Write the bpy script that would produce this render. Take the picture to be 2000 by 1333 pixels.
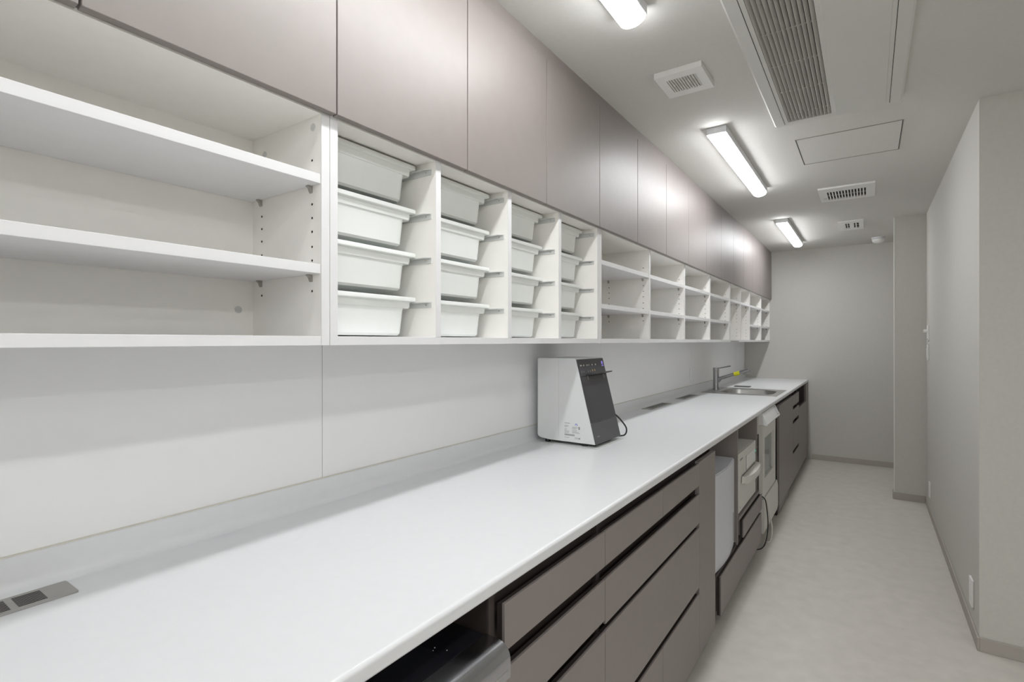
import bpy, bmesh, math, random
from mathutils import Vector, Matrix
random.seed(4)
for o in list(bpy.data.objects): bpy.data.objects.remove(o)
SC = bpy.context.scene
# ---------------------------------------------------------------- camera
F = 1015.0
YAW = math.atan(696.0 / F)
cam_d = bpy.data.cameras.new('camera'); cam = bpy.data.objects.new('camera', cam_d)
SC.collection.objects.link(cam); SC.camera = cam
cam.location = (0, 0, 1.355)
cam.rotation_euler = (math.pi / 2, 0, YAW)
cam_d.sensor_fit = 'HORIZONTAL'; cam_d.sensor_width = 36.0
cam_d.lens = 36.0 * F / 2000.0
cam_d.clip_start = 0.02
# ---------------------------------------------------------------- light + exposure
LAMP = 26.0
w = bpy.data.worlds.new('world'); SC.world = w; w.use_nodes = True
w.node_tree.nodes['Background'].inputs[0].default_value = (0.95, 0.97, 1.0, 1)
w.node_tree.nodes['Background'].inputs[1].default_value = 0.02
SC.view_settings.view_transform = 'Standard'; SC.view_settings.look = 'None'
SC.view_settings.gamma = 1.0; SC.view_settings.exposure = 0.33
SC.view_settings.use_curve_mapping = False
SC.cycles.max_bounces = 12; SC.cycles.diffuse_bounces = 8

COL = SC.collection
# ---------------------------------------------------------------- materials
def mat(name, col, rough=0.5, metal=0.0, spec=0.5, noise=0.0, nscale=20.0, bump=0.0, bscale=200.0,
        coat=0.0, coat_rough=0.2, emit=None, estr=0.0, trans=0.0, stretch=None):
    m = bpy.data.materials.new(name); m.use_nodes = True
    nt = m.node_tree; b = nt.nodes['Principled BSDF']
    b.inputs['Base Color'].default_value = (*col, 1)
    b.inputs['Roughness'].default_value = rough
    b.inputs['Metallic'].default_value = metal
    b.inputs['Specular IOR Level'].default_value = spec
    b.inputs['Coat Weight'].default_value = coat
    b.inputs['Coat Roughness'].default_value = coat_rough
    b.inputs['Transmission Weight'].default_value = trans
    if emit:
        b.inputs['Emission Color'].default_value = (*emit, 1)
        b.inputs['Emission Strength'].default_value = estr
    tc = nt.nodes.new('ShaderNodeTexCoord')
    src = tc.outputs['Object']
    if stretch:
        mp = nt.nodes.new('ShaderNodeMapping'); mp.inputs['Scale'].default_value = stretch
        nt.links.new(src, mp.inputs['Vector']); src = mp.outputs['Vector']
    if noise > 0:
        n = nt.nodes.new('ShaderNodeTexNoise'); n.inputs['Scale'].default_value = nscale
        n.inputs['Detail'].default_value = 6
        nt.links.new(src, n.inputs['Vector'])
        r = nt.nodes.new('ShaderNodeValToRGB')
        r.color_ramp.elements[0].position = 0.3; r.color_ramp.elements[1].position = 0.7
        r.color_ramp.elements[0].color = (*[c * (1 - noise) for c in col], 1)
        r.color_ramp.elements[1].color = (*[min(1, c * (1 + noise)) for c in col], 1)
        nt.links.new(n.outputs['Fac'], r.inputs['Fac'])
        nt.links.new(r.outputs['Color'], b.inputs['Base Color'])
    if bump > 0:
        n2 = nt.nodes.new('ShaderNodeTexNoise'); n2.inputs['Scale'].default_value = bscale
        n2.inputs['Detail'].default_value = 3
        nt.links.new(src, n2.inputs['Vector'])
        bp = nt.nodes.new('ShaderNodeBump'); bp.inputs['Strength'].default_value = bump
        bp.inputs['Distance'].default_value = 0.002
        nt.links.new(n2.outputs['Fac'], bp.inputs['Height'])
        nt.links.new(bp.outputs['Normal'], b.inputs['Normal'])
    return m
M = {}
M['wall'] = mat('greige_wallpaper', (0.60, 0.59, 0.555), 0.85, spec=0.2, noise=0.02, nscale=60, bump=0.25, bscale=350)
M['ceiling'] = mat('ceiling_paper', (0.67, 0.66, 0.63), 0.85, spec=0.2, noise=0.015, nscale=60, bump=0.2, bscale=350)
M['floor'] = mat('vinyl_floor', (0.60, 0.572, 0.53), 0.40, spec=0.45, noise=0.05, nscale=13, bump=0.08, bscale=90)
M['base'] = mat('baseboard_vinyl', (0.43, 0.40, 0.36), 0.6, noise=0.02)
M['panel'] = mat('white_splash_panel', (0.87, 0.87, 0.875), 0.28, spec=0.4, noise=0.008, nscale=3)
M['worktop'] = mat('white_solid_surface', (0.745, 0.755, 0.77), 0.35, spec=0.4, noise=0.01, nscale=40)
M['white'] = mat('white_melamine', (0.78, 0.78, 0.785), 0.45, spec=0.4, noise=0.01, nscale=30)
M['ivory'] = mat('ivory_melamine_inside', (0.90, 0.885, 0.85), 0.5, spec=0.35, noise=0.01, nscale=30)
M['taupe'] = mat('taupe_laminate', (0.245, 0.215, 0.203), 0.46, spec=0.52, noise=0.02, nscale=25, coat=0.14, coat_rough=0.42)
M['taupe_up'] = M['taupe']
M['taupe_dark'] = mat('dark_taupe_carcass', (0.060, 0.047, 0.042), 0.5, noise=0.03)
M['core'] = mat('dark_board_core', (0.035, 0.026, 0.022), 0.6, noise=0.05)
M['tray'] = mat('white_polypropylene', (0.80, 0.82, 0.80), 0.42, spec=0.4, noise=0.01)
M['rail'] = mat('grey_plastic_rail', (0.60, 0.61, 0.60), 0.45, noise=0.01)
M['hole'] = mat('dark_hole', (0.02, 0.02, 0.02), 0.8, noise=0.05)
M['pin'] = mat('nickel_shelf_pin', (0.42, 0.40, 0.37), 0.4, metal=0.6, noise=0.03)
M['steel'] = mat('brushed_steel', (0.40, 0.395, 0.38), 0.34, metal=1.0, noise=0.05, nscale=50, stretch=(1, 30, 1))
M['greysteel'] = mat('satin_grey_metal', (0.42, 0.41, 0.385), 0.45, metal=0.6, noise=0.03, nscale=50)
M['nosing'] = mat('polished_steel', (0.50, 0.51, 0.54), 0.20, metal=1.0, noise=0.02)
M['chrome'] = mat('chrome', (0.48, 0.48, 0.50), 0.22, metal=1.0, noise=0.02)
M['blackgloss'] = mat('black_gloss', (0.012, 0.012, 0.016), 0.12, spec=0.6, noise=0.1)
M['devwhite'] = mat('white_device_shell', (0.76, 0.77, 0.77), 0.35, noise=0.01)
M['devblack'] = mat('anthracite_panel', (0.052, 0.050, 0.055), 0.4, noise=0.03)
M['devblack2'] = mat('anthracite_kick', (0.085, 0.085, 0.088), 0.4, noise=0.03)
M['print'] = mat('grey_print', (0.30, 0.30, 0.31), 0.6, noise=0.05)
M['printw'] = mat('pale_print', (0.75, 0.75, 0.70), 0.6, noise=0.05)
M['printy'] = mat('amber_print', (0.75, 0.5, 0.15), 0.6, noise=0.05)
M['blue'] = mat('blue_print', (0.08, 0.14, 0.65), 0.5, noise=0.05)
M['violet'] = mat('violet_lit_mark', (0.30, 0.22, 0.9), 0.5, noise=0.02, emit=(0.35, 0.3, 1.0), estr=0.35)
M['rubber'] = mat('black_rubber', (0.02, 0.02, 0.02), 0.7, noise=0.05)
M['yellow'] = mat('yellow_tag', (0.80, 0.78, 0.03), 0.5, noise=0.03)
M['plastic'] = mat('white_plastic', (0.82, 0.82, 0.80), 0.45, noise=0.01)
M['acplastic'] = mat('warm_white_plastic', (0.68, 0.68, 0.65), 0.5, noise=0.01)
M['slat'] = mat('grey_louvre_plastic', (0.55, 0.54, 0.51), 0.5, noise=0.01)
M['dark'] = mat('dark_cavity', (0.025, 0.024, 0.022), 0.8, noise=0.05)
M['beige'] = mat('aged_white_enamel', (0.66, 0.65, 0.61), 0.4, noise=0.01)
M['greywhite'] = mat('cool_white_shell', (0.62, 0.64, 0.68), 0.4, noise=0.01)
M['ventgrey'] = mat('dark_grey_sheet', (0.12, 0.115, 0.105), 0.5, noise=0.03)
M['glass'] = mat('tinted_glass', (0.30, 0.34, 0.33), 0.08, spec=0.7, noise=0.02, trans=0.35)
M['green'] = mat('green_led', (0.05, 0.5, 0.3), 0.4, noise=0.02, emit=(0.1, 0.9, 0.5), estr=0.5)
M['seam'] = mat('sealant_seam', (0.66, 0.645, 0.57), 0.6, noise=0.03)
M['lamp'] = mat('lit_diffuser', (0.9, 0.9, 0.9), 0.4, noise=0.0, emit=(0.97, 0.985, 1.0), estr=LAMP)
M['lampbody'] = mat('lamp_white_metal', (0.72, 0.73, 0.75), 0.4, noise=0.01)
M['dust'] = mat('dust_speck', (0.7, 0.7, 0.7), 0.9, noise=0.02)

# ---------------------------------------------------------------- mesh helpers
def box(bm, x0, x1, y0, y1, z0, z1, bev=0.0, seg=2):
    r = bmesh.ops.create_cube(bm, size=1.0)
    vs = r['verts']
    for v in vs:
        v.co = Vector(((x0 + x1) / 2 + v.co.x * (x1 - x0), (y0 + y1) / 2 + v.co.y * (y1 - y0), (z0 + z1) / 2 + v.co.z * (z1 - z0)))
    if bev > 0:
        es = set()
        for v in vs:
            for e in v.link_edges: es.add(e)
        bmesh.ops.bevel(bm, geom=list(es), offset=bev, segments=seg, affect='EDGES', profile=0.5)
def cyl(bm, p0, p1, r0, r1=None, seg=24, caps=True):
    p0 = Vector(p0); p1 = Vector(p1); r1 = r0 if r1 is None else r1
    d = p1 - p0
    res = bmesh.ops.create_cone(bm, cap_ends=caps, segments=seg, radius1=r0, radius2=r1, depth=d.length)
    mt = Matrix.Translation((p0 + p1) / 2) @ d.to_track_quat('Z', 'Y').to_matrix().to_4x4()
    bmesh.ops.transform(bm, matrix=mt, verts=res['verts'])
def prism(bm, pts, axis, a0, a1):
    """extrude a closed 2D outline along an axis. axis 'y': pts are (x,z); 'z': (x,y); 'x': (y,z)"""
    def mk(p, a):
        return {'y': (p[0], a, p[1]), 'z': (p[0], p[1], a), 'x': (a, p[0], p[1])}[axis]
    v0 = [bm.verts.new(mk(p, a0)) for p in pts]; v1 = [bm.verts.new(mk(p, a1)) for p in pts]
    n = len(pts); bm.faces.new(v0); bm.faces.new(v1[::-1])
    for i in range(n): bm.faces.new((v0[i], v0[(i + 1) % n], v1[(i + 1) % n], v1[i]))
def tube(bm, pts, r, seg=10):
    P = [Vector(p) for p in pts]
    # smooth (Catmull-Rom)
    Q = []
    for i in range(len(P) - 1):
        a = P[max(i - 1, 0)]; b = P[i]; c = P[i + 1]; d = P[min(i + 2, len(P) - 1)]
        for k in range(6):
            t = k / 6
            Q.append(0.5 * ((2 * b) + (c - a) * t + (2 * a - 5 * b + 4 * c - d) * t * t + (3 * b - a - 3 * c + d) * t ** 3))
    Q.append(P[-1]); rings = []
    for i, q in enumerate(Q):
        t = (Q[min(i + 1, len(Q) - 1)] - Q[max(i - 1, 0)]).normalized()
        u = t.cross(Vector((0.13, 0.31, 0.94))).normalized(); v = t.cross(u)
        rings.append([bm.verts.new(q + r * (math.cos(2 * math.pi * k / seg) * u + math.sin(2 * math.pi * k / seg) * v)) for k in range(seg)])
    for a, b in zip(rings, rings[1:]):
        for k in range(seg): bm.faces.new((a[k], a[(k + 1) % seg], b[(k + 1) % seg], b[k]))
    bm.faces.new(rings[0][::-1]); bm.faces.new(rings[-1])
def rrect(cx, cy, hx, hy, r, n=5):
    out = []
    for qx, qy, a0 in ((1, 1, 0), (-1, 1, 90), (-1, -1, 180), (1, -1, 270)):
        for k in range(n + 1):
            a = math.radians(a0 + 90 * k / n)
            out.append((cx + qx * (hx - r) + r * math.cos(a), cy + qy * (hy - r) + r * math.sin(a)))
    return out
def loft(bm, loops, cap0=True, cap1=True):
    R = [[bm.verts.new(p) for p in L] for L in loops]; n = len(R[0])
    for a, b in zip(R, R[1:]):
        for k in range(n): bm.faces.new((a[k], a[(k + 1) % n], b[(k + 1) % n], b[k]))
    if cap0: bm.faces.new(R[0][::-1])
    if cap1: bm.faces.new(R[-1])

def build(name, fn, material, parent=None, smooth=False, loc=None):
    bm = bmesh.new(); fn(bm)
    bmesh.ops.recalc_face_normals(bm, faces=bm.faces)
    off = Vector(loc) if loc is not None else (parent_world(parent) if parent else Vector((0, 0, 0)))
    if off.length: bmesh.ops.translate(bm, vec=-off, verts=bm.verts)
    me = bpy.data.meshes.new(name); bm.to_mesh(me); bm.free()
    o = bpy.data.objects.new(name, me); COL.objects.link(o)
    ms = material if isinstance(material, (list, tuple)) else [material]
    for m_ in ms: me.materials.append(M[m_])
    if smooth:
        for p in me.polygons: p.use_smooth = True
        me.set_sharp_from_angle(angle=math.radians(35))
    if parent:
        o.parent = parent
        if parent.type != 'EMPTY': o.location = (0, 0, 0)
    elif loc is not None: o.location = off
    return o
def parent_world(p):
    v = Vector((0, 0, 0))
    while p is not None: v += Vector(p.location); p = p.parent
    return v
def thing(name, label, cat, loc, group=None):
    o = bpy.data.objects.new(name, None); COL.objects.link(o); o.location = loc
    o.empty_display_size = 0.05
    o['label'] = label; o['category'] = cat
    if group: o['group'] = group
    return o
def tag(o, label, cat, group=None):
    o['label'] = label; o['category'] = cat
    if group: o['group'] = group
    return o
def struct(name, fn, material, **k):
    o = build(name, fn, material, **k); o['kind'] = 'structure'; return o
def B(*a, **k): return lambda bm: box(bm, *a, **k)
def copy_tree(o, loc, label):
    r = o.copy(); COL.objects.link(r); r.location = loc; r['label'] = label
    def rec(src, dst):
        for ch in src.children:
            c = ch.copy(); COL.objects.link(c); c.parent = dst
            rec(ch, c)
    rec(o, r); return r

# ---------------------------------------------------------------- setting
CEIL = 2.416; XW = -1.255; YF = 6.865; XR = 0.40; YC = 3.03; XP = 0.182; YP = 5.53; YB = -2.6; XE = 2.6
struct('floor', B(XW - .1, XE + .1, YB - .1, YF + .1, -0.1, 0.0), 'floor')
# ceiling with holes for the recessed access panel and slot grille would be overkill: plain slab
struct('ceiling', B(XW - .1, XE + .1, YB - .1, YF + .1, CEIL, CEIL + 0.1), 'ceiling')
struct('wall_left', B(XW - .1, XW, YB, YF, 0, CEIL), 'wall')
struct('wall_far', B(XW - .1, XE, YF, YF + .1, 0, CEIL), 'wall')
struct('wall_back', B(XW - .1, XE + .1, YB - .1, YB, 0, CEIL), 'wall')
struct('wall_east', B(XE, XE + .1, YB, YC, 0, CEIL), 'wall')
struct('wall_right', lambda bm: prism(bm, [(XR, YC), (XE, YC), (XE, YF - .001), (.42, YF - .001), (.42, YP + .10), (XP, YP + .10), (XP, YP), (XR, YP)], 'z', 0, CEIL), 'wall')
# thin pale corner beads on the two outer wall corners
struct('trim_1', B(XP - .002, XP + .004, YP - .002, YP + .004, .06, CEIL - .001), 'plastic')
H = .060; T = .008
struct('baseboard_far', B(-.53, .419, YF - T, YF, 0, H, bev=.002), 'base')
struct('baseboard_pier', B(XP - T, XR - T, YP - T, YP, 0, H, bev=.002), 'base')
struct('baseboard_pier_side', B(XP - T, XP, YP, YP + .10, 0, H, bev=.002), 'base')
struct('baseboard_right', B(XR - T, XR, YC - T, YP - T, 0, H, bev=.002), 'base')
struct('baseboard_corner', B(XR, XE, YC - T, YC, 0, H, bev=.002), 'base')
struct('baseboard_back', B(XW, XE, YB, YB + T, 0, H, bev=.002), 'base')
struct('baseboard_east', B(XE - T, XE, YB + T, YC - T, 0, H, bev=.002), 'base')
# ceiling filler above the wall cabinets
struct('trim_2', B(-.976, -.9565, -.62, YF, 2.370, CEIL), 'taupe')

# white splash panels on the left wall, joints at 0.891 and each 1.82 m
ys = [-.62, .891, 2.711, 4.531, 6.351, YF - .004]
for i, (a, b) in enumerate(zip(ys, ys[1:])):
    o = build('splash_panel', B(XW + .0006, XW + .006, a + .001, b - .001, .975, 1.3450), 'panel', loc=(XW, a, .975))
    tag(o, ['glossy white splash panel on the left wall, nearest the camera, left of the first seam',
            'long white splash panel directly behind the benchtop device',
            'white splash panel between the benchtop device and the tap',
            'white splash panel behind the chrome tap',
            'short white splash panel at the far end of the worktop'][i], 'wall panel', 'white splash panels behind the worktop')
# ---------------------------------------------------------------- worktop with sink cut-out
WT = .911; WB = .8835
SX0, SX1, SY0, SY1 = -1.085, -.650, 4.69, 5.13
wt = thing('worktop', 'long white solid-surface worktop running along the left wall', 'worktop', (-.9, 3.1, WB))
def f(bm):
    xb = XW + .012
    YA = -.62; YZ = YF - .001; XN = -.60
    box(bm, xb, XN, YA, SY0, WB, WT); box(bm, xb, XN, SY1, YZ, WB, WT)
    box(bm, xb, SX0, SY0, SY1, WB, WT); box(bm, SX1, XN, SY0, SY1, WB, WT)
    pts = [(XN, WB), (-.574, WB), (-.572, WB + .003)]
    for k in range(7):
        a = math.radians(90 * k / 6); pts.append((-.580 + .008 * math.cos(a), WT - .008 + .008 * math.sin(a)))
    pts.append((XN, WT)); prism(bm, pts, 'y', YA, YZ)
build('slab', f, 'worktop', wt)
def f(bm):
    pts = [(XW + .0005, WB), (XW + .0005, .975), (XW + .011, .975), (XW + .013, .973)]
    for k in range(7):
        a = math.radians(180 + 90 * k / 6); pts.append((XW + .013 + .022 + .022 * math.cos(a), WT + .022 + .022 * math.sin(a)))
    pts.append((XW + .035, WB)); prism(bm, pts, 'y', -.62, YF - .001)
build('upstand', f, 'worktop', wt, smooth=True)
build('seam', B(XW + .0062, XW + .0125, -.62, YF - .002, .9748, .9768), 'seam', wt)

# ---------------------------------------------------------------- wall cabinets with taupe doors
def upper(y0, edges, label):
    c = thing('wall_cabinet', label, 'cabinet', (-1.1, (edges[0] + edges[-1]) / 2, 1.852), 'taupe wall cabinets in the top row')
    build('body', B(XW + .001, -.9725, edges[0] + .0005, edges[-1] - .0005, 1.853, CEIL - .001), 'white', c)
    for a, b in zip(edges, edges[1:]):
        build('door', B(-.9705, -.952, a + .0017, b - .0017, 1.8475, 2.368, bev=.0012), 'taupe_up', c)
dr = [.27 + .4463 * k for k in range(-2, 14)] + [YF - .012]
lab = ['taupe wall cabinet nearest the camera, above the open white shelves',
       'taupe wall cabinet above the white storage trays',
       'taupe wall cabinet above the first open bays past the trays',
       'taupe wall cabinet above the middle open bays, level with the middle ceiling lamp',
       'taupe wall cabinet at the far end, touching the far wall']
dr[0] = -.62
gi = [0, 3, 6, 9, 12, 16]
gi = [(0, 3), (3, 6), (6, 9), (9, 12), (12, 16)]
print('doors', [round(d, 3) for d in dr])
for (a, b), l in zip(gi, lab): upper(0, dr[a:b + 1], l)

# ---------------------------------------------------------------- open shelf units
XS = -.970; ZB0 = 1.3455; ZB1 = 1.3655; ZT = 1.851
def unit_body(c, y0, y1, divs, botgap=None):
    build('back_panel', B(XW + .001, XW + .012, y0 + .001, y1 - .001, ZB0, ZT), 'ivory', c)
    def upright(nm, ya, yb, z0):
        o = build(nm, B(XW + .012, XS - .0013, ya, yb, z0, ZT), 'ivory', c)
        build('edge_band', B(XS - .0012, XS, ya, yb, z0, ZT, bev=.0004), 'white', o)
    upright('side_panel', y0 + .0008, y0 + .0208, ZB0); upright('side_panel', y1 - .0208, y1 - .0008, ZB0)
    for d in divs: upright('divider', d - .010, d + .010, ZB1)
    build('bottom_board', B(XW + .012, XS - .0005, y0 + .021, y1 - .021, ZB0, ZB1, bev=.0008), 'white', c)
    build('top_board', B(XW + .012, -.9712, y0 + .021, y1 - .021, 1.8445, ZT), 'ivory', c)
def shelf_board(c, a, b, z):
    build('shelf', B(XW + .013, XS - .002, a + .001, b - .001, z, z + .0205, bev=.0008), 'white', c)
def pins(c, ysurf, side, zs):
    # shelf supports under a board: side -1 means pins stick out towards -Y
    for z in zs:
        for x in (-1.006, -1.205):
            def f(bm):
                s = side
                pts = [(ysurf, z), (ysurf + s * .011, z), (ysurf + s * .011, z - .002), (ysurf + s * .006, z - .006), (ysurf + s * .0035, z - .013), (ysurf + s * .0015, z - .0155), (ysurf, z - .0155)]
                prism(bm, pts, 'x', x - .0045, x + .0045)
            build('shelf_pin', f, 'pin', c)
def holes(c, ysurf, side, zs):
    for z in zs:
        for x in (-1.003, -1.202):
            build('pin_hole', lambda bm: cyl(bm, (x, ysurf, z), (x, ysurf + side * .0006, z), .0026, seg=10), 'hole', c)
ZL = (1.500, 1.694)
hz = [1.464, 1.531, 1.561, 1.594, 1.624, 1.654, 1.750]
A0, A1 = -.62, .711
sa = thing('open_shelf_unit', 'widest open white shelf unit, nearest the camera, with two long empty shelves', 'shelf', (-1.1, .05, ZB0))
unit_body(sa, A0, A1, [])
for z in ZL: shelf_board(sa, A0 + .021, A1 - .021, z)
pins(sa, A1 - .0208, -1, ZL); holes(sa, A1 - .0208, -1, hz)
for p_, q_ in (((-1.0, A1 - .0208, 1.822), (-1.0, A1 - .0214, 1.822)), ((XW + .012, .60, 1.80), (XW + .0128, .60, 1.80)),
               ((XW + .012, .655, 1.43), (XW + .0128, .655, 1.43)), ((-1.19, A1 - .0208, 1.80), (-1.19, A1 - .0214, 1.80))):
    build('screw_cap', lambda bm: cyl(bm, p_, q_, .0085, seg=16), 'rail', sa)

T0, T1 = .711, 2.092
td = [.732 + .3425 * k for k in (1, 2, 3)]
ud = [1.059, 1.4025, 1.739]
st = thing('tray_rack', 'white wall rack of four columns holding the sliding storage trays', 'shelf', (-1.1, 1.4, ZB0))
unit_body(st, T0, T1, ud)
cols = []
ed = [T0 + .0208] + ud + [T1 - .0208]
op = [(ed[0], ud[0] - .010), (ud[0] + .010, ud[1] - .010), (ud[1] + .010, ud[2] - .010), (ud[2] + .010, ed[-1])]
tz = [1.839, 1.718, 1.597, 1.475]
LIPB = .0125
for (a, b) in op:
    for z in tz:
        zr = z - LIPB - .0005
        for (ys_, s) in ((a, 1), (b, -1)):
            def f(bm):
                x0, x1 = XW + .0125, -.986
                ya, yb = sorted((ys_, ys_ + s * .0025)); box(bm, x0, x1, ya, yb, zr - .016, zr)
                ya, yb = sorted((ys_ + s * .0025, ys_ + s * .0125))
                prism(bm, [(x0, ya), (x1 - .018, ya), (x1 - .018, yb), (x0, yb)], 'z', zr - .0025, zr)
                p = [(x1 - .018, ys_ + s * .0025), (x1, ys_ + s * .0025), (x1 - .018, ys_ + s * .0125)]
                prism(bm, p, 'z', zr - .0025, zr)
            r_ = build('tray_runner', f, 'rail', st)
            build('screw', lambda bm: cyl(bm, (-1.005, ys_ + s * .0025, zr - .008), (-1.005, ys_ + s * .0033, zr - .008), .0022, seg=10), 'pin', r_)

# ---- one tray, then fifteen copies
ytr = (op[0][0] + op[0][1]) / 2; xtr = -1.135
HT = .106
def tray_shell(bm):
    z = tz[0]
    def L(hx, hy, r, zz, cx=0.0): return [(xtr + cx + p[0], ytr + p[1], z + zz) for p in rrect(0, 0, hx, hy, r)]
    hx, hy = .100, .1535
    loops = [L(.070, .103, .012, -HT), L(.078, .110, .018, -HT + .001), L(.083, .115, .020, -HT + .007), L(.0875, .121, .021, -.036),
             L(.0885, .1225, .020, -.031)]
    bx = 0
    loops += [L(.0905, .137, .014, -.0305), L(.0915, .1395, .014, -.026), L(.092, .140, .013, -.0135),
              L(.0975, .1425, .010, -LIPB), L(.0985, .1500, .010, -LIPB + .0003), L(hx, .1520, .010, -LIPB + .002), L(hx, .1525, .010, -.002), L(hx - .001, .1515, .010, 0),
              L(.094, .1455, .010, 0), L(.089, .134, .012, -.004), L(.086, .119, .016, -.03), L(.080, .112, .018, -HT + .008), L(.070, .102, .012, -HT + .003)]
    loft(bm, loops)
def tray(label):
    t = thing('storage_tray', label, 'tray', (xtr, ytr, tz[0] - HT), 'white plastic storage trays in the wall rack')
    build('tub', tray_shell, 'tray', t, smooth=True)
    build('mould_mark', lambda bm: box(bm, xtr - .015, xtr + .015, ytr - .03, ytr + .03, tz[0] - HT - .0006, tz[0] - HT), 'rail', t)
    return t
cn = ['first', 'second', 'third', 'last']; rn = ['top', 'second', 'third', 'bottom']
t0 = None
for ci, (a, b) in enumerate(op):
    for ri, z in enumerate(tz):
        l = ['topmost white storage tray', 'white storage tray second from the top', 'white storage tray third from the top', 'lowest white storage tray'][ri] + \
            [' in the nearest column', ' in the second nearest column', ' in the second farthest column', ' in the farthest column'][ci] + ' of the rack'
        if t0 is None: t0 = tray(l)
        else: copy_tree(t0, (xtr, (a + b) / 2, z - HT), l)

C0, C1 = 2.092, 4.687
sc = thing('open_shelf_unit', 'open white shelf unit of four bays between the trays and the narrow bays', 'shelf', (-1.1, 3.4, ZB0))
cd = [2.727, 3.372, 4.020]
unit_body(sc, C0, C1, cd)
ce = [C0 + .0208] + [v for d in cd for v in (d - .010, d + .010)] + [C1 - .0208]
for k in range(4):
    a, b = ce[2 * k], ce[2 * k + 1]
    for z in ZL: shelf_board(sc, a, b, z)
    pins(sc, b, -1, ZL); holes(sc, b, -1, hz)
D0, D1 = 4.687, YF - .004
sd = thing('open_shelf_unit', 'open white shelf unit at the far end, two tall narrow bays and two shelved bays', 'shelf', (-1.1, 5.8, ZB0))
dd = [5.140, 5.590, 6.255]
unit_body(sd, D0, D1, dd)
de = [D0 + .0208] + [v for d in dd for v in (d - .010, d + .010)] + [D1 - .0208]
for k in range(4):
    a, b = de[2 * k], de[2 * k + 1]
    for z in (ZL if k > 1 else ZL[1:]): shelf_board(sd, a, b, z)
    pins(sd, b, -1, ZL if k > 1 else ZL[1:]); holes(sd, b, -1, hz if k > 1 else [1.40, 1.43] + hz)
build('hinge_bracket', B(-1.0, -.969, 4.72, 5.06, 1.347, 1.358), 'greysteel', sd)

# ---------------------------------------------------------------- base cabinets
XF = -.575; XFB = XF - .019
def front(bm, y0, y1, z0, z1, xf=XF, lip=True):
    prism(bm, [(xf - .006, z0), (xf, z0), (xf, z1 - .0008), (xf - .0008, z1), (xf - .006, z1)], 'y', y0 + .0015, y1 - .0015)
def drawer(parent, y0, y1, z0, z1, xf=XF, name='drawer_front'):
    o = build(name, lambda bm: front(bm, y0, y1, z0, z1, xf), 'taupe', parent)
    build('back_board', B(xf - .019, xf - .0062, y0 + .003, y1 - .003, z0 + .001, z1 - .004), 'core', o)
    return o
def carc(y0, y1, z0=.05, z1=.8825, x1=-.5965):
    def f(bm):
        box(bm, XW + .04, x1, y0 + .001, y0 + .019, z0, z1); box(bm, XW + .04, x1, y1 - .019, y1 - .001, z0, z1)
        box(bm, XW + .04, XW + .05, y0 + .019, y1 - .019, z0, z1); box(bm, XW + .05, x1, y0 + .019, y1 - .019, z0, z0 + .018)
    return f
def kick(y0, y1, x=-.655):
    return B(x - .018, x, y0 + .001, y1 - .001, 0, .05)
# (a) hidden end cabinet left of the glossy black appliance
c = thing('base_cabinet', 'taupe base cabinet at the near end of the worktop', 'cabinet', (-.9, -.3, 0))
build('body', carc(-.62, -.0), 'taupe_dark', c); build('kick_board', kick(-.62, 0), 'taupe_dark', c)
drawer(c, -.62, 0, .05, .853, name='door')
# (b) main drawer cabinet
Y0, Y1, Y2, Y3, Y4 = .812, 1.275, 1.745, 2.206, 2.476
c = thing('drawer_cabinet', 'large taupe drawer cabinet in the foreground under the worktop', 'cabinet', (-.9, 1.6, 0))
def f(bm):
    carc(Y0 - .022, Y4)(bm)
    for y in (Y1, Y3): box(bm, XW + .05, -.5965, y - .009, y + .009, .068, .8825)
    box(bm, -.62, -.612, Y0, Y4 - .02, .07, .8825)          # dark backing behind finger gaps
build('body', f, 'taupe_dark', c)
build('kick_board', kick(Y0, Y4), 'taupe_dark', c)
rows = [(.758, .850), (.6155, .7225), (.341, .5845), (.051, .312)]
for y0, y1, z0, z1 in [(Y0, Y1, *rows[0]), (Y1, Y2, *rows[0]), (Y2, Y3, *rows[0]),
                       (Y0, Y1, *rows[1]), (Y1, Y3, .6035, .7225),
                       (Y0, Y1, *rows[2]), (Y1, Y3, .338, .5845),
                       (Y0, Y1, *rows[3]), (Y1, Y2, *rows[3]), (Y2, Y3, *rows[3])]:
    drawer(c, y0, y1, z0, z1)
build('cavity_shade_sheet', B(XW + .06, -.600, Y0 - .0225, Y0 - .0215, .05, .88), 'core', c)  # added dark sheet: shade of the cavity side put into its colour
build('side_panel', B(XF - .019, XF, Y3 + .0015, Y4, .051, .855, bev=.001), 'taupe', c)
# (c) appliance niche cabinet
N0, N1, N2 = 2.478, 3.050, 3.715
c = thing('niche_cabinet', 'taupe cabinet with two open niches, above a wide low drawer', 'cabinet', (-.9, 3.1, 0))
def f(bm):
    box(bm, XW + .04, -.60, N0 + .001, N0 + .019, 0.0, .8825)
    box(bm, XW + .04, XW + .05, N0 + .019, N2 - .019, .05, .8825)
    box(bm, XW + .05, -.60, N0 + .019, N1 - .009, .236, .250)      # niche floor
    box(bm, XW + .05, -.605, N0 + .019, N2 - .019, .05, .066)
build('body', f, 'taupe_dark', c)
build('divider_panel', B(XW + .05, -.590, N1 - .009, N1 + .009, .236, .8825, bev=.0008), 'taupe', c)
build('end_panel', B(XW + .05, -.600, N2 - .019, N2 - .001, 0.0, .8825, bev=.0008), 'taupe', c)
build('niche_board', B(XW + .05, -.585, N1 + .0095, N2 - .0195, .366, .384, bev=.0008), 'taupe', c)
drawer(c, 3.105, N2, .262, .358, -.572)
build('drawer_box', B(-1.0, -.590, 3.112, N2 - .025, .27, .35), 'taupe', c)
drawer(c, 2.585, N2, .051, .236, name='low_drawer_front')
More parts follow.
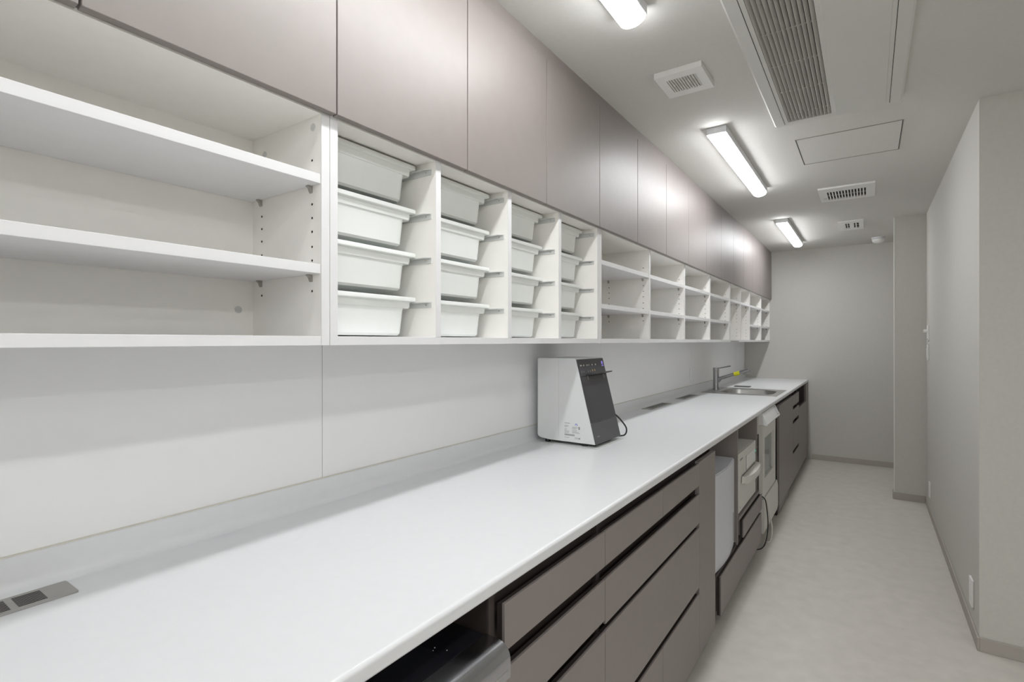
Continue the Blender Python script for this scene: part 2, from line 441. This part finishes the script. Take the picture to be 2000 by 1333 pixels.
build('low_drawer_box', B(-1.0, -.595, 2.60, N2 - .03, .07, .23), 'taupe', c)
build('kick_board', B(-.668, -.60, 2.50, 2.56, 0, .05), 'taupe', c)
build('plinth', kick(2.56, N2), 'taupe_dark', c)
# (d) door cabinet under the sink
S0, S1 = 4.535, 5.443
c = thing('sink_cabinet', 'taupe door cabinet under the sink, beside the white glass-door washer', 'cabinet', (-.9, 5.0, 0))
def f(bm):
    carc(S0, S1, z1=.69)(bm)
    box(bm, XW + .04, -.5965, S0 + .001, S0 + .019, .05, .8825); box(bm, XW + .04, -.5965, S1 - .019, S1 - .001, .05, .8825)
    box(bm, -.615, -.605, S0 + .02, S1 - .02, .80, .8825)
build('body', f, 'taupe_dark', c)
build('door', B(XFB, XF, S0 + .0015, S1 - .0015, .052, .848, bev=.001), 'taupe', c)
build('kick_board', B(XFB, XF, S0 + .0015, 5.12, .014, .050), 'taupe', c)
build('plinth', kick(S0, S1), 'taupe_dark', c)
build('foot', B(-.66, -.585, S0 - .05, S0 - .002, 0, .05), 'rubber', c)
build('filler_panel', B(-.72, -.640, S0 - .052, S0 - .002, .05, .8825), 'taupe_dark', c)
# (e) narrow drawer stack
G0, G1 = 5.443, 5.930
c = thing('drawer_cabinet', 'narrow taupe drawer cabinet near the far wall, right of the sink cabinet', 'cabinet', (-.9, 5.7, 0))
def f(bm):
    carc(G0, G1)(bm); box(bm, -.62, -.612, G0 + .02, G1 - .02, .07, .8825)
build('body', f, 'taupe_dark', c); build('plinth', kick(G0, G1), 'taupe_dark', c)
for z0, z1 in [(.748, .848), (.616, .715), (.335, .583), (.051, .304)]:
    drawer(c, G0, G1, z0, z1)
# (f) niche + panels next to the far wall
K0, K1, K2 = 5.930, 6.640, YF - .004
c = thing('open_top_cabinet', 'taupe cabinet with an open dark niche against the far wall', 'cabinet', (-.9, 6.4, 0))
def f(bm):
    carc(K0, K2)(bm); box(bm, XW + .05, -.5965, K0 + .019, K2 - .019, .66, .676)
    box(bm, XW + .05, XFB - .001, K1, K1 + .016, .676, .8825)
build('body', f, 'taupe_dark', c); build('plinth', kick(K0, K2), 'taupe_dark', c)
build('front_panel', B(XFB, XF, K0 + .0015, K1, .051, .684, bev=.001), 'taupe', c)
build('end_filler', B(XFB, XF, K1 + .001, K2, .051, .875, bev=.001), 'taupe', c)

# ---------------------------------------------------------------- appliances
# black-topped appliance in the near opening
a = thing('undercounter_washer', 'white undercounter appliance with black glass top and rounded steel front edge', 'appliance', (-.85, .4, 0))
ya, yb = .03, .780
build('body', B(-1.15, -.575, ya, yb, .02, .782, bev=.003), 'devwhite', a)
build('top_plate', B(-1.17, -.600, ya - .005, yb + .004, .7825, .798, bev=.002), 'blackgloss', a)
def f(bm):
    pts = [(-.5995, .799), (-.585, .799)]
    for k in range(9):
        t = math.radians(90 - 90 * k / 8); pts.append((-.572 + .030 * math.cos(t), .769 + .030 * math.sin(t)))
    pts += [(-.542, .738), (-.5995, .738)]
    prism(bm, pts, 'y', ya - .002, yb + .006)
build('edge_profile', f, 'nosing', a, smooth=True)
build('profile_groove', B(-.5425, -.5415, ya, yb, .752, .754), 'greysteel', a)
build('door', B(-.5745, -.552, ya + .003, yb - .003, .10, .737, bev=.003), 'devwhite', a)
def f(bm):
    for k in range(12):
        x = random.uniform(-.75, -.62); y = random.uniform(.45, .75); s = random.choice([.0006, .0008, .0015])
        box(bm, x - s, x + s, y - s, y + s, .798, .798 + s)
o = build('dust_specks', f, 'dust', a); o['kind'] = 'stuff'
for y in (ya + .05, yb - .05): build('foot', lambda bm: cyl(bm, (-.65, y, 0), (-.65, y, .02), .02), 'rubber', a)

# tall cool-white appliance in the first niche
a = thing('water_purifier', 'tall white appliance with bowed front standing in the left open niche', 'appliance', (-.8, 2.78, .25))
def outline(x_edge, bulge, ya, yb, xb, n=14):
    p = [(xb, ya), ]
    for k in range(n + 1):
        t = k / n; y = ya + (yb - ya) * t
        p.append((x_edge + bulge * (1 - (2 * t - 1) ** 2), y))
    p.append((xb, yb)); return p
def f(bm):
    P = outline(-.603, .017, 2.525, 3.020, -.98)
    c0 = (sum(p[0] for p in P) / len(P), sum(p[1] for p in P) / len(P))
    def L(s, z): return [(c0[0] + (p[0] - c0[0]) * s, c0[1] + (p[1] - c0[1]) * s, z) for p in P]
    loft(bm, [L(.95, .2505), L(.985, .262), L(1.0, .285), L(1.0, .712)])
build('body', f, 'greywhite', a, smooth=True)
def f(bm):
    P = outline(-.607, .017, 2.53, 3.015, -.975); prism(bm, P, 'z', .712, .719)
build('top_plate', f, 'greywhite', a)
build('back_rim', B(-.975, -.905, 2.53, 3.015, .719, .728, bev=.002), 'greywhite', a)
build('recess_grip', B(-.604, -.5945, 2.952, 2.962, .29, .44), 'ventgrey', a)
# box steriliser with bowl-shaped tray
a = thing('box_steriliser', 'boxy off-white machine with a rounded pull-out tray in the right open niche', 'appliance', (-.8, 3.38, .384))
build('body', B(-1.0, -.606, 3.100, 3.620, .3905, .722, bev=.004), 'beige', a)
build('front_panel', lambda bm: (box(bm, -.605, -.594, 3.100, 3.620, .392, .722, bev=.004)), 'beige', a)
build('door_groove', B(-.5943, -.5935, 3.305, 3.311, .59, .68), 'ventgrey', a)
build('door_plate', B(-.594, -.590, 3.313, 3.58, .60, .678, bev=.002), 'plastic', a)
build('display', B(-.594, -.5915, 3.560, 3.604, .640, .668), 'ventgrey', a)
build('indicator', B(-.5915, -.5905, 3.578, 3.602, .652, .665), 'green', a)
build('badge', B(-.594, -.5925, 3.13, 3.20, .680, .690), 'print', a)
def f(bm):
    P = []
    n = 14
    for k in range(n + 1):
        t = math.pi * k / n
        P.append((-.5895 + .046 * math.sin(t) ** .7, 3.385 - .225 * math.cos(t)))
    def L(s, z, sh=0): return [(-.5895 + (p[0] + .5895) * s + sh, 3.40 + (p[1] - 3.40) * s, z) for p in P]
    loft(bm, [L(.80, .540), L(.97, .545), L(1, .552), L(1, .586), L(.97, .588), L(.93, .586)])
build('tray', f, 'beige', a, smooth=True)
for x in (-.64, -.95):
    for y in (3.14, 3.60): build('foot', lambda bm: box(bm, x - .01, x + .01, y - .01, y + .01, .3845, .3905), 'rubber', a)
for y, z in ((3.13, .42), (3.61, .46), (3.61, .52)): build('screw', lambda bm: cyl(bm, (-.594, y, z), (-.5932, y, z), .004, seg=12), 'ventgrey', a)
# tall washer with tilted control head and glass door
a = thing('washer_disinfector', 'tall white washer with tilted control panel and glass door, on the floor', 'appliance', (-.8, 4.07, 0))
wa, wb = 3.748, 4.370
build('body', B(-1.15, -.595, wa, wb, .075, .876, bev=.003), 'beige', a)
build('side_grille', lambda bm: box(bm, -.66, -.5955, wa - .003, wa - .0005, .33, .74), 'ventgrey', a)
for k in range(3):
    for z0, z1 in ((.60, .65), (.66, .71), (.36, .44), (.45, .54)):
        x = -.645 + k * .018
        build('side_slot', lambda bm: box(bm, x, x + .007, wa - .0038, wa - .003, z0, z1), 'dark', a)
def f(bm):
    prism(bm, [(-.5945, .800), (-.5945, .876), (-.577, .876), (-.544, .806), (-.546, .800)], 'y', wa + .003, 4.335)
hd = build('control_panel', f, 'devwhite', a)
def f(bm):
    d = Vector((-.033, 0, .070)).normalized(); n_ = Vector((.070, 0, .033)).normalized()
    p0 = Vector((-.544, 0, .806)) + d * .010
    for (ya_, yb_, s0, s1) in ((4.24, 4.246, 0, .06), (4.285, 4.291, 0, .06), (4.246, 4.285, 0, .005), (4.246, 4.285, .055, .06)):
        a0 = p0 + d * s0 + n_ * .0003; a1 = p0 + d * s1 + n_ * .0003
        vs = [bm.verts.new((q.x, y, q.z)) for q, y in ((a0, ya_), (a0, yb_), (a1, yb_), (a1, ya_))]; bm.faces.new(vs)
        vs2 = [bm.verts.new((q.x + .0003, y, q.z + .0003)) for q, y in ((a0, ya_), (a0, yb_), (a1, yb_), (a1, ya_))]; bm.faces.new(vs2)
build('display_frame', f, 'print', a)
dz0, dz1 = .318, .798
wy0, wy1, wz0, wz1 = 3.825, 4.207, .435, .705
def f(bm):
    x0, x1 = -.5945, -.572
    box(bm, x0, x1, wa + .002, wy0, dz0, dz1); box(bm, x0, x1, wy1, 4.315, dz0, dz1)
    box(bm, x0, x1, wy0, wy1, dz0, wz0); box(bm, x0, x1, wy0, wy1, wz1, dz1)
dor = build('door', f, 'beige', a)
build('door_edge_strip', B(-.5945, -.580, 4.316, wb - .002, dz0, dz1, bev=.001), 'slat', a)
build('window_pane', B(-.592, -.586, wy0, wy1, wz0, wz1), 'glass', dor)
build('lower_panel', lambda bm: prism(bm, [(-.5945, .085), (-.568, .085), (-.562, .12), (-.562, .27), (-.568, .308), (-.5945, .308)], 'y', wa + .002, 4.365), 'beige', a, smooth=False)
for y in (wa + .06, wb - .06):
    build('foot', lambda bm: cyl(bm, (-.62, y, 0), (-.62, y, .078), .018), 'rubber', a)
o = build('power_cord', lambda bm: tube(bm, [(-.604, 3.733, .345), (-.560, 3.735, .325), (-.549, 3.752, .26), (-.544, 3.768, .17), (-.546, 3.755, .09), (-.556, 3.72, .03), (-.580, 3.69, .004), (-.62, 3.66, .004)], .0035), 'rubber', a, smooth=True)
o = build('drain_hose', lambda bm: tube(bm, [(-.592, 3.742, .35), (-.556, 3.765, .31), (-.548, 3.83, .22), (-.544, 3.90, .13), (-.541, 3.92, .09), (-.540, 3.90, .04), (-.545, 3.87, .006), (-.56, 3.84, .006)], .0045), 'beige', a, smooth=True)

# ---------------------------------------------------------------- benchtop device
a = thing('benchtop_device', 'white benchtop machine with sloping anthracite front on the worktop', 'appliance', (-1.06, 2.1, WT))
dy0, dy1 = 1.961, 2.221; zb, zt = .9255, 1.281
def prof(inset=0.0):
    P = [(-.930 - inset, zb), (-1.020, zt)]
    P += [(-1.20, zt - .001), (-1.206, zt - .005), (-1.207, zb + .02)]
    for k in range(1, 6):
        t = math.radians(90 * k / 5); P.append((-1.207 + .03 * (1 - math.cos(t)), zb + .02 - .016 * math.sin(t)))
    P.append((-1.15, zb + .001)); return P
def f(bm):
    prism(bm, prof(), 'y', dy0, dy1)
build('shell', f, 'devwhite', a, smooth=True)
sl = Vector((-.090, 0, zt - zb)); n_ = Vector((zt - zb, 0, .090)).normalized(); sl_n = sl.normalized(); SLL = sl.length
def slab(bm, y0, y1, s0, s1, h0, h1):
    p = Vector((-.930, 0, zb))
    q = [p + sl_n * s0 + n_ * h0, p + sl_n * s1 + n_ * h0, p + sl_n * s1 + n_ * h1, p + sl_n * s0 + n_ * h1]
    prism(bm, [(v.x, v.z) for v in q], 'y', y0, y1)
g = .004
build('front_panel', lambda bm: slab(bm, dy0 + g, dy1 - g, .088, SLL - .006, .0, .006), 'devblack', a)
build('front_kick', lambda bm: slab(bm, dy0 + g, dy1 - g, .000, .0865, .0, .006), 'devblack2', a)
build('shelf_bar', lambda bm: slab(bm, dy0 + .05, dy1 + .004, SLL - .077, SLL - .072, .006, .034), 'devblack', a)
build('panel_seam', lambda bm: slab(bm, dy0 + g, dy1 - g, SLL - .082, SLL - .079, .006, .0064), 'dark', a)
for y in (dy0 + .055, dy1 - .045): build('hook', lambda bm: slab(bm, y, y + .005, SLL - .098, SLL - .080, .006, .010), 'steel', a)
build('base_skirt', lambda bm: (box(bm, -1.0, -.942, dy0 + .03, dy1 - .07, WT + .0035, zb + .006)), 'devblack', a)
for x in (-1.165, -.985):
    for y in (dy0 + .018, dy1 - .02): build('foot', lambda bm: cyl(bm, (x, y, WT + .0022), (x, y, zb + .004), .012, seg=16), 'rubber', a)
def f(bm):
    for k, w_ in ((0, .006), (.010, .004), (.030, .006), (.062, .006), (.080, .004), (.112, .007), (.145, .007)):
        slab(bm, dy0 + .016 + k, dy0 + .016 + k + w_, SLL - .036, SLL - .030, .006, .0064)
build('panel_icons', f, 'printw', a)
def f(bm):
    for k in (0.105, .128): slab(bm, dy0 + .016 + k, dy0 + .016 + k + .005, SLL - .062, SLL - .054, .006, .0064)
build('amber_icons', f, 'printy', a)
build('faint_icons', lambda bm: [slab(bm, dy0 + .018 + k, dy0 + .022 + k, SLL - .063, SLL - .058, .006, .0064) for k in (0, .02, .06, .08)], 'print', a)
build('violet_mark', lambda bm: (slab(bm, dy1 - .030, dy1 - .018, SLL - .034, SLL - .020, .006, .0065), slab(bm, dy1 - .032, dy1 - .014, SLL - .042, SLL - .038, .006, .0065)), 'violet', a)
build('kick_mark', lambda bm: slab(bm, dy0 + .025, dy0 + .050, .028, .031, .006, .0063), 'print', a)
def f(bm):   # illegible fine print lines on the side
    def bar(x0, x1, z, h=.0009): box(bm, x0, x1, dy0 - .0003, dy0 + .0002, z - h, z + h)
    bar(-1.072, -1.047, 1.005, .0012)
    for i, (a_, z) in enumerate(((.018, .995), (.020, .9915), (.012, .988), (.014, .980), (.008, .976), (.024, .972), (.022, .968), (.020, .964))): bar(-1.072, -1.072 + a_, z, .0006)
    for i, (a_, z) in enumerate(((.028, .990), (.024, .9865), (.020, .983), (.024, .977), (.022, .973), (.032, .969), (.036, .9655))): bar(-1.036, -1.036 + a_, z, .0006)
    bar(-1.072, -1.024, .9575, .0016); bar(-1.072, -1.024, .9535, .0013); bar(-1.072, -1.050, .944, .0007); bar(-1.024, -1.006, .946, .0006); bar(-1.024, -1.004, .942, .0006)
    box(bm, -1.006, -.999, dy0 - .0003, dy0 + .0002, .981, .993); box(bm, -1.004, -.998, dy0 - .0003, dy0 + .0002, .941, .947)
build('side_print', f, 'print', a)
def f(bm):
    n = 20; c_ = (-1.016, 1.0005)
    for k in range(15):
        t0_ = 2 * math.pi * (k - 3) / n; t1_ = 2 * math.pi * (k - 2) / n
        q = [(c_[0] + r_ * math.cos(t), c_[1] + r_ * math.sin(t)) for r_, t in ((.0032, t0_), (.0055, t0_), (.0055, t1_), (.0032, t1_))]
        prism(bm, q, 'y', dy0 - .0003, dy0 + .0001)
build('blue_logo', f, 'blue', a)
build('shell_seam', B(-1.1012, -1.1004, dy0 - .0002, dy0 + .0002, zb + .02, zt - .006), 'slat', a)
build('mat', B(-1.19, -.915, dy0 - .018, dy1 + .006, WT + .0001, WT + .0022, bev=.0005), 'rail', a)
o = build('device_cord', lambda bm: tube(bm, [(-.955, 2.226, 1.02), (-.937, 2.245, .995), (-.920, 2.272, .955), (-.930, 2.285, .922), (-.955, 2.27, WT + .004), (-1.02, 2.25, WT + .004), (-1.10, 2.262, WT + .004), (-1.19, 2.27, WT + .004)], .0035), 'rubber', a, smooth=True)

# ---------------------------------------------------------------- worktop vents
def vent(y0, y1, label):
    t = thing('worktop_vent', label, 'vent', (-1.19, (y0 + y1) / 2, WT), 'grey metal vents let into the worktop')
    x0, x1 = -1.219, -1.150
    build('plate', lambda bm: loft(bm, [[(p[0], p[1], z) for p in rrect((x0 + x1) / 2, (y0 + y1) / 2, (x1 - x0) / 2 - i, (y1 - y0) / 2 - i, .004, 3)] for z, i in ((WT + .0001, 0), (WT + .0025, 0), (WT + .0032, .0008))]), 'greysteel', t)
    def f(bm):
        n = max(2, round((y1 - y0 - .02) / .062)); L = (y1 - y0 - .07) / n
        for g_ in range(n):
            ya_ = y1 - .040 - (g_ + 1) * L + .010; yb_ = y1 - .040 - g_ * L
            for k in range(9):
                x = x0 + .012 + k * .0055; box(bm, x, x + .0024, ya_, yb_, WT + .0030, WT + .0036)
    build('slots', f, 'hole', t)
    return t
vent(.02, .325, 'grey slotted metal vent in the worktop nearest the camera')
vent(3.27, 3.68, 'grey metal worktop vent just past the benchtop device')
vent(3.99, 4.37, 'grey metal worktop vent between the device and the sink')
o = build('chute_cover', B(-1.075, -.935, 5.375, 5.455, WT + .0001, WT + .008, bev=.002), 'ventgrey', loc=(-1.0, 5.4, WT))
tag(o, 'dark flat cover lying on the worktop just beyond the sink', 'cover')

# ---------------------------------------------------------------- sink + tap
s = thing('sink', 'stainless steel sink with rounded bowl set into the worktop', 'sink', (-.9, 4.92, WT - .17))
def f(bm):
    cx, cy = (SX0 + SX1) / 2, (SY0 + SY1) / 2; hx, hy = (SX1 - SX0) / 2, (SY1 - SY0) / 2
    def L(i, z, r, ox=0): return [(p[0], p[1], z) for p in rrect(cx, cy, hx - i, hy - i, r, 6)]
    rim = [(p[0], p[1], WT + .0025) for p in rrect((-1.190 - .605) / 2, (4.600 + 5.235) / 2, .2925, .3175, .008, 6)]
    rim0 = [(p[0], p[1], WT + .0004) for p in rrect((-1.190 - .605) / 2, (4.600 + 5.235) / 2, .2930, .318, .008, 6)]
    loft(bm, [rim0, rim, L(.004, WT + .0022, .12), L(.008, WT - .004, .115), L(.012, WT - .13, .11), L(.03, WT - .155, .09), L(.16, WT - .162, .02)], cap0=False, cap1=True)
build('bowl', f, 'steel', s, smooth=True)
build('drain', lambda bm: cyl(bm, (-.87, 4.91, WT - .1615), (-.87, 4.91, WT - .158), .045, seg=24), 'chrome', s)
t = thing('mixer_tap', 'chrome single-lever tap with a long raised spout behind the sink', 'tap', (-1.147, 4.965, WT + .0022))
tx, ty = -1.147, 4.965; z0 = WT + .0024
def f(bm):
    cyl(bm, (tx, ty, z0), (tx, ty, z0 + .008), .029, seg=32)
    cyl(bm, (tx, ty, z0 + .008), (tx, ty, 1.082), .0255, seg=32)
build('column', f, 'chrome', t, smooth=True)
def f(bm):
    cyl(bm, (tx, ty, 1.084), (tx, ty, 1.112), .0262, seg=32)
    cyl(bm, (tx + .015, ty, 1.105), (tx + .125, ty, 1.130), .0045, .0065, seg=14)
build('lever', f, 'chrome', t, smooth=True)
sp0 = Vector((tx + .01, ty, 1.006)); sp1 = Vector((-.862, ty, 1.100)); dd_ = (sp1 - sp0)
def f(bm):
    cyl(bm, sp0, sp0 + dd_ * .97, .0155, .0165, seg=24); cyl(bm, sp0 + Vector((0, 0, -.035)), sp0 + dd_ * .13, .008, .012, seg=16)
build('spout', f, 'chrome', t, smooth=True)
build('spray_head', lambda bm: cyl(bm, sp0 + dd_ * .80 + Vector((0, 0, -.012)), sp1 + Vector((0, 0, -.012)), .0125, .015, seg=20), 'steel', t, smooth=True)
build('yellow_tag', lambda bm: cyl(bm, sp0 + dd_ * .53, sp0 + dd_ * .70, .0178, seg=20), 'yellow', t, smooth=True)

# ---------------------------------------------------------------- wall fittings
def plate(name, label, cat, y0, y1, z0, z1, x=XR, sgn=-1, extra=None, group=None):
    t = thing(name, label, cat, (x, (y0 + y1) / 2, z0), group)
    xa, xb = sorted((x + sgn * .0005, x + sgn * .009)); build('cover_plate', B(xa, xb, y0, y1, z0, z1, bev=.002), 'plastic', t)
    if extra: extra(t)
    return t
def sw(t):
    build('rocker', B(XR - .0125, XR - .009, 5.315, 5.365, 1.22, 1.30, bev=.001), 'plastic', t)
plate('light_switch', 'white light switch on the right wall, the lower of two', 'switch', 5.30, 5.38, 1.20, 1.325, extra=sw)
def th(t):
    build('knob', lambda bm: cyl(bm, (XR - .009, 5.32, 1.435), (XR - .034, 5.32, 1.435), .014, .012, seg=20), 'plastic', t, smooth=True)
    build('shade', B(XR - .0105, XR - .009, 5.29, 5.37, 1.365, 1.372), 'print', t)
plate('dial_switch', 'white switch with a round protruding knob on the right wall', 'switch', 5.285, 5.385, 1.357, 1.480, extra=th)
def so(y, z):
    def g_(t):
        build('socket_face', B(XR - .0105, XR - .009, y - .017, y + .017, z - .042, z + .042, bev=.0005), 'plastic', t)
    return g_
plate('wall_socket', 'white wall socket low on the right wall near its outer corner', 'socket', 3.165, 3.240, .128, .252, extra=so(3.2025, .19), group='white sockets low on the right wall')
plate('wall_socket', 'white wall socket low on the right wall beside the pier', 'socket', 5.155, 5.230, .135, .252, extra=so(5.1925, .195), group='white sockets low on the right wall')
def so2(t):
    build('socket_face', B(XW + .015, XW + .0165, 4.505, 4.545, 1.02, 1.105), 'panel', t)
t = thing('wall_socket', 'flush white socket plate on the splash panel left of the tap', 'socket', (XW, 4.525, 1.0))
build('cover_plate', B(XW + .0065, XW + .0145, 4.49, 4.56, 1.0, 1.125, bev=.002), 'panel', t); so2(t)

# ---------------------------------------------------------------- ceiling fittings
LX0, LX1 = -.668, -.574; LXC = (LX0 + LX1) / 2
def lamp(y0, label):
    y1 = y0 + 1.255
    t = thing('ceiling_lamp', label, 'lamp', (LXC, (y0 + y1) / 2, CEIL), 'linear ceiling lamps above the worktop')
    build('housing', B(LX0, LX1, y0, y1, CEIL - .034, CEIL - .0005, bev=.002), 'lampbody', t)
    def f(bm):
        pts = [(LX0 + .003, CEIL - .034)]
        for k in range(13):
            a_ = math.pi + math.pi * k / 12
            pts.append((LXC + .0425 * math.cos(a_), CEIL - .0345 + .026 * math.sin(a_)))
        pts.append((LX1 - .003, CEIL - .034)); prism(bm, pts, 'y', y0 + .004, y1 - .004)
    build('diffuser', f, 'lamp', t, smooth=True)
    return t
L0 = lamp(2.690, 'lit linear ceiling lamp, the middle one, beside the ceiling cassette')
copy_tree(L0, (LXC, 5.045 + .6275, CEIL), 'lit linear ceiling lamp farthest away, near the far wall')
copy_tree(L0, (LXC, .335 + .6275, CEIL), 'lit linear ceiling lamp nearest the camera, cut by the top of the picture')

LB = copy_tree(L0, (.425, .15, CEIL), 'lit linear ceiling lamp in the wider room beside the camera')
FILL_R = copy_tree(L0, (2.1, .1, CEIL), 'added unseen linear fill lamp in the wider room on the right')  # added out-of-view lamp, fills the cabinet fronts and shelf backs
FILL_BM = copy_tree(L0, (1.35, -1.8, CEIL), 'added unseen linear fill lamp at the back of the wider room, nearer the middle')  # unseen lamp added as more fill towards the left side
FILL_BR = copy_tree(L0, (2.2, -1.8, CEIL), 'added unseen linear fill lamp in the back right corner of the wider room')  # another added fill lamp, out of view, to lift the shelf backs
# ceiling cassette
a = thing('ceiling_cassette', 'large white ceiling air conditioner with a louvred grille', 'air conditioner', (-.125, 2.03, CEIL))
ax0, ax1, ay0, ay1 = -.374, .122, 1.20, 2.805; ZA = CEIL - .030
gx0, gx1, gy0, gy1 = -.312, -.137, 1.27, 2.757
def f(bm):
    # frame with an opening for the grille
    def ring(i, z): return [(p[0], p[1], z) for p in rrect((ax0 + ax1) / 2, (ay0 + ay1) / 2, (ax1 - ax0) / 2 - i, (ay1 - ay0) / 2 - i, .012, 4)]
    for (x0, x1, y0, y1) in ((ax0 + .008, gx0, ay0 + .008, ay1 - .008), (gx1, ax1 - .008, ay0 + .008, ay1 - .008), (gx0, gx1, ay0 + .008, gy0), (gx0, gx1, gy1, ay1 - .008)):
        box(bm, x0, x1, y0, y1, ZA, CEIL - .0005)
    # sloping edge strips
    for s_, xx in ((-1, ax0), (1, ax1)):
        xi = xx - s_ * .008
        prism(bm, [(xx, CEIL - .0005), (xx, ZA + .010), (xi, ZA), (xi, CEIL - .0005)], 'y', ay0 + .008, ay1 - .008)
    for s_, yy in ((-1, ay0), (1, ay1)):
        yi = yy - s_ * .008
        prism(bm, [(yy, CEIL - .0005), (yy, ZA + .010), (yi, ZA), (yi, CEIL - .0005)], 'x', ax0 + .001, ax1 - .001)
build('frame', f, 'acplastic', a)
def f(bm):
    box(bm, -.3285, -.3265, 1.24, 2.776, ZA - .0006, ZA + .001); box(bm, .0745, .0765, 1.24, 2.772, ZA - .0006, ZA + .001)
build('frame_gaps', f, 'dark', a)
build('flap_panel', B(-.122, .061, 1.26, 2.748, ZA - .003, ZA - .0002, bev=.001), 'acplastic', a)
build('grille_cavity', B(gx0, gx1, gy0, gy1, ZA + .0255, CEIL - .0006), 'dark', a)
ns = 12; pitch = (gx1 - gx0) / ns
for k in range(ns):
    x = gx0 + pitch * (k + .5)
    def f(bm):
        prism(bm, [(x - .0064, ZA + .0012), (x - .0054, ZA + .0000), (x + .0048, ZA + .0112), (x + .0038, ZA + .0124)], 'y', gy0 + .001, gy1 - .001)
    build('louvre', f, 'slat', a)
def f(bm):
    y = gy1 - .085
    while y > gy0: box(bm, gx0, gx1, y - .0012, y + .0012, ZA + .0045, ZA + .009); y -= .245
build('cross_bars', f, 'slat', a)

# access hatch
h = thing('access_hatch', 'flat square ceiling access hatch with a thin dark outline', 'hatch', (-.09, 3.34, CEIL))
hx0, hx1, hy0, hy1 = -.320, .141, 3.108, 3.570
build('panel', B(hx0 + .006, hx1 - .006, hy0 + .006, hy1 - .006, CEIL - .0022, CEIL - .0004), 'ceiling', h)
def f(bm):
    w_ = .0028
    for b_ in ((hx0, hx1, hy0, hy0 + w_), (hx0, hx1, hy1 - w_, hy1), (hx0, hx0 + w_, hy0, hy1), (hx1 - w_, hx1, hy0, hy1)):
        box(bm, *b_, CEIL - .003, CEIL - .0004)
build('frame', f, 'greysteel', h)
def f(bm):
    w_ = .003
    for b_ in ((hx0 + w_, hx1 - w_, hy0 + w_, hy0 + 2 * w_), (hx0 + w_, hx1 - w_, hy1 - 2 * w_, hy1 - w_), (hx0 + w_, hx0 + 2 * w_, hy0 + w_, hy1 - w_), (hx1 - 2 * w_, hx1 - w_, hy0 + w_, hy1 - w_)):
        box(bm, *b_, CEIL - .0012, CEIL - .0004)
build('gap', f, 'dark', h)
# square vent
v = thing('ceiling_vent', 'small square white ceiling vent with fine louvres near the nearest lamp', 'vent', (-.611, 2.12, CEIL))
vx0, vx1, vy0, vy1 = -.702, -.520, 2.020, 2.220; vz = CEIL - .022
def f(bm):
    i0, i1, j0, j1 = vx0 + .034, vx1 - .034, vy0 + .045, vy1 - .040
    for b_ in ((vx0, i0, vy0, vy1), (i1, vx1, vy0, vy1), (i0, i1, vy0, j0), (i0, i1, j1, vy1)): box(bm, *b_, vz, CEIL - .0005)
build('frame', f, 'plastic', v)
def f(bm):
    i0, i1, j0, j1 = vx0 + .034, vx1 - .034, vy0 + .045, vy1 - .040
    box(bm, i0, i1, j0, j1, vz + .008, vz + .010)
    n = 11
    for k in range(n):
        x = i0 + (i1 - i0) * (k + .5) / n; box(bm, x - .0028, x + .0028, j0, j1, vz + .002, vz + .005)
build('louvres', f, 'acplastic', v)
# slot grilles
def grille(x0, x1, y0, y1, slots, yy0, yy1, label, knob=False):
    t = thing('ceiling_grille', label, 'vent', ((x0 + x1) / 2, (y0 + y1) / 2, CEIL))
    z = CEIL - .012
    build('cavity', B(min(s_[0] for s_ in slots), max(s_[1] for s_ in slots), yy0, yy1, CEIL - .003, CEIL - .0005), 'hole', t)
    def f(bm):
        box(bm, x0, x1, y0, yy0, z, CEIL - .0005); box(bm, x0, x1, yy1, y1, z, CEIL - .0005)
        e = x0
        for s0, s1 in slots: box(bm, e, s0, yy0, yy1, z, CEIL - .0005 if e == x0 else CEIL - .003); e = s1
        box(bm, e, x1, yy0, yy1, z, CEIL - .0005)
    build('plate', f, 'plastic', t)
    build('damper_blades', lambda bm: box(bm, slots[0][0], slots[-1][1], (yy0 + yy1) / 2 + .01, (yy0 + yy1) / 2 + .018, CEIL - .006, CEIL - .003), 'slat', t)
    if knob: build('knob', lambda bm: cyl(bm, (x0 + .030, (yy0 + yy1) / 2 + .05, z), (x0 + .030, (yy0 + yy1) / 2 + .05, z - .005), .010, seg=20), 'slat', t)
n = 13; sx0, sx1 = -.243, -.006; p_ = (sx1 - sx0) / n
grille(-.292, .039, 4.190, 4.580, [(sx0 + p_ * k, sx0 + p_ * k + p_ * .55) for k in range(n)], 4.29, 4.525, 'long white ceiling grille with a row of thirteen dark slots', True)
grille(-.222, -.036, 5.435, 5.860, [(-.172, -.160), (-.153, -.141), (-.108, -.096), (-.087, -.070)], 5.53, 5.76, 'small white ceiling grille with two pairs of dark slots')
# detector
d = thing('smoke_detector', 'round white smoke detector on the ceiling by the pier', 'detector', (.085, 6.50, CEIL))
build('base', lambda bm: cyl(bm, (.085, 6.50, CEIL - .018), (.085, 6.50, CEIL - .0005), .058, .060, seg=32), 'lampbody', d, smooth=True)
def f(bm):
    prof_ = [(.054, 0), (.054, -.014), (.048, -.026), (.034, -.036), (.001, -.040)]
    loft(bm, [[(.085 + r_ * math.cos(2 * math.pi * k / 32), 6.50 + r_ * math.sin(2 * math.pi * k / 32), CEIL - .020 + z) for k in range(32)] for r_, z in prof_])
build('dome', f, 'plastic', d, smooth=True)
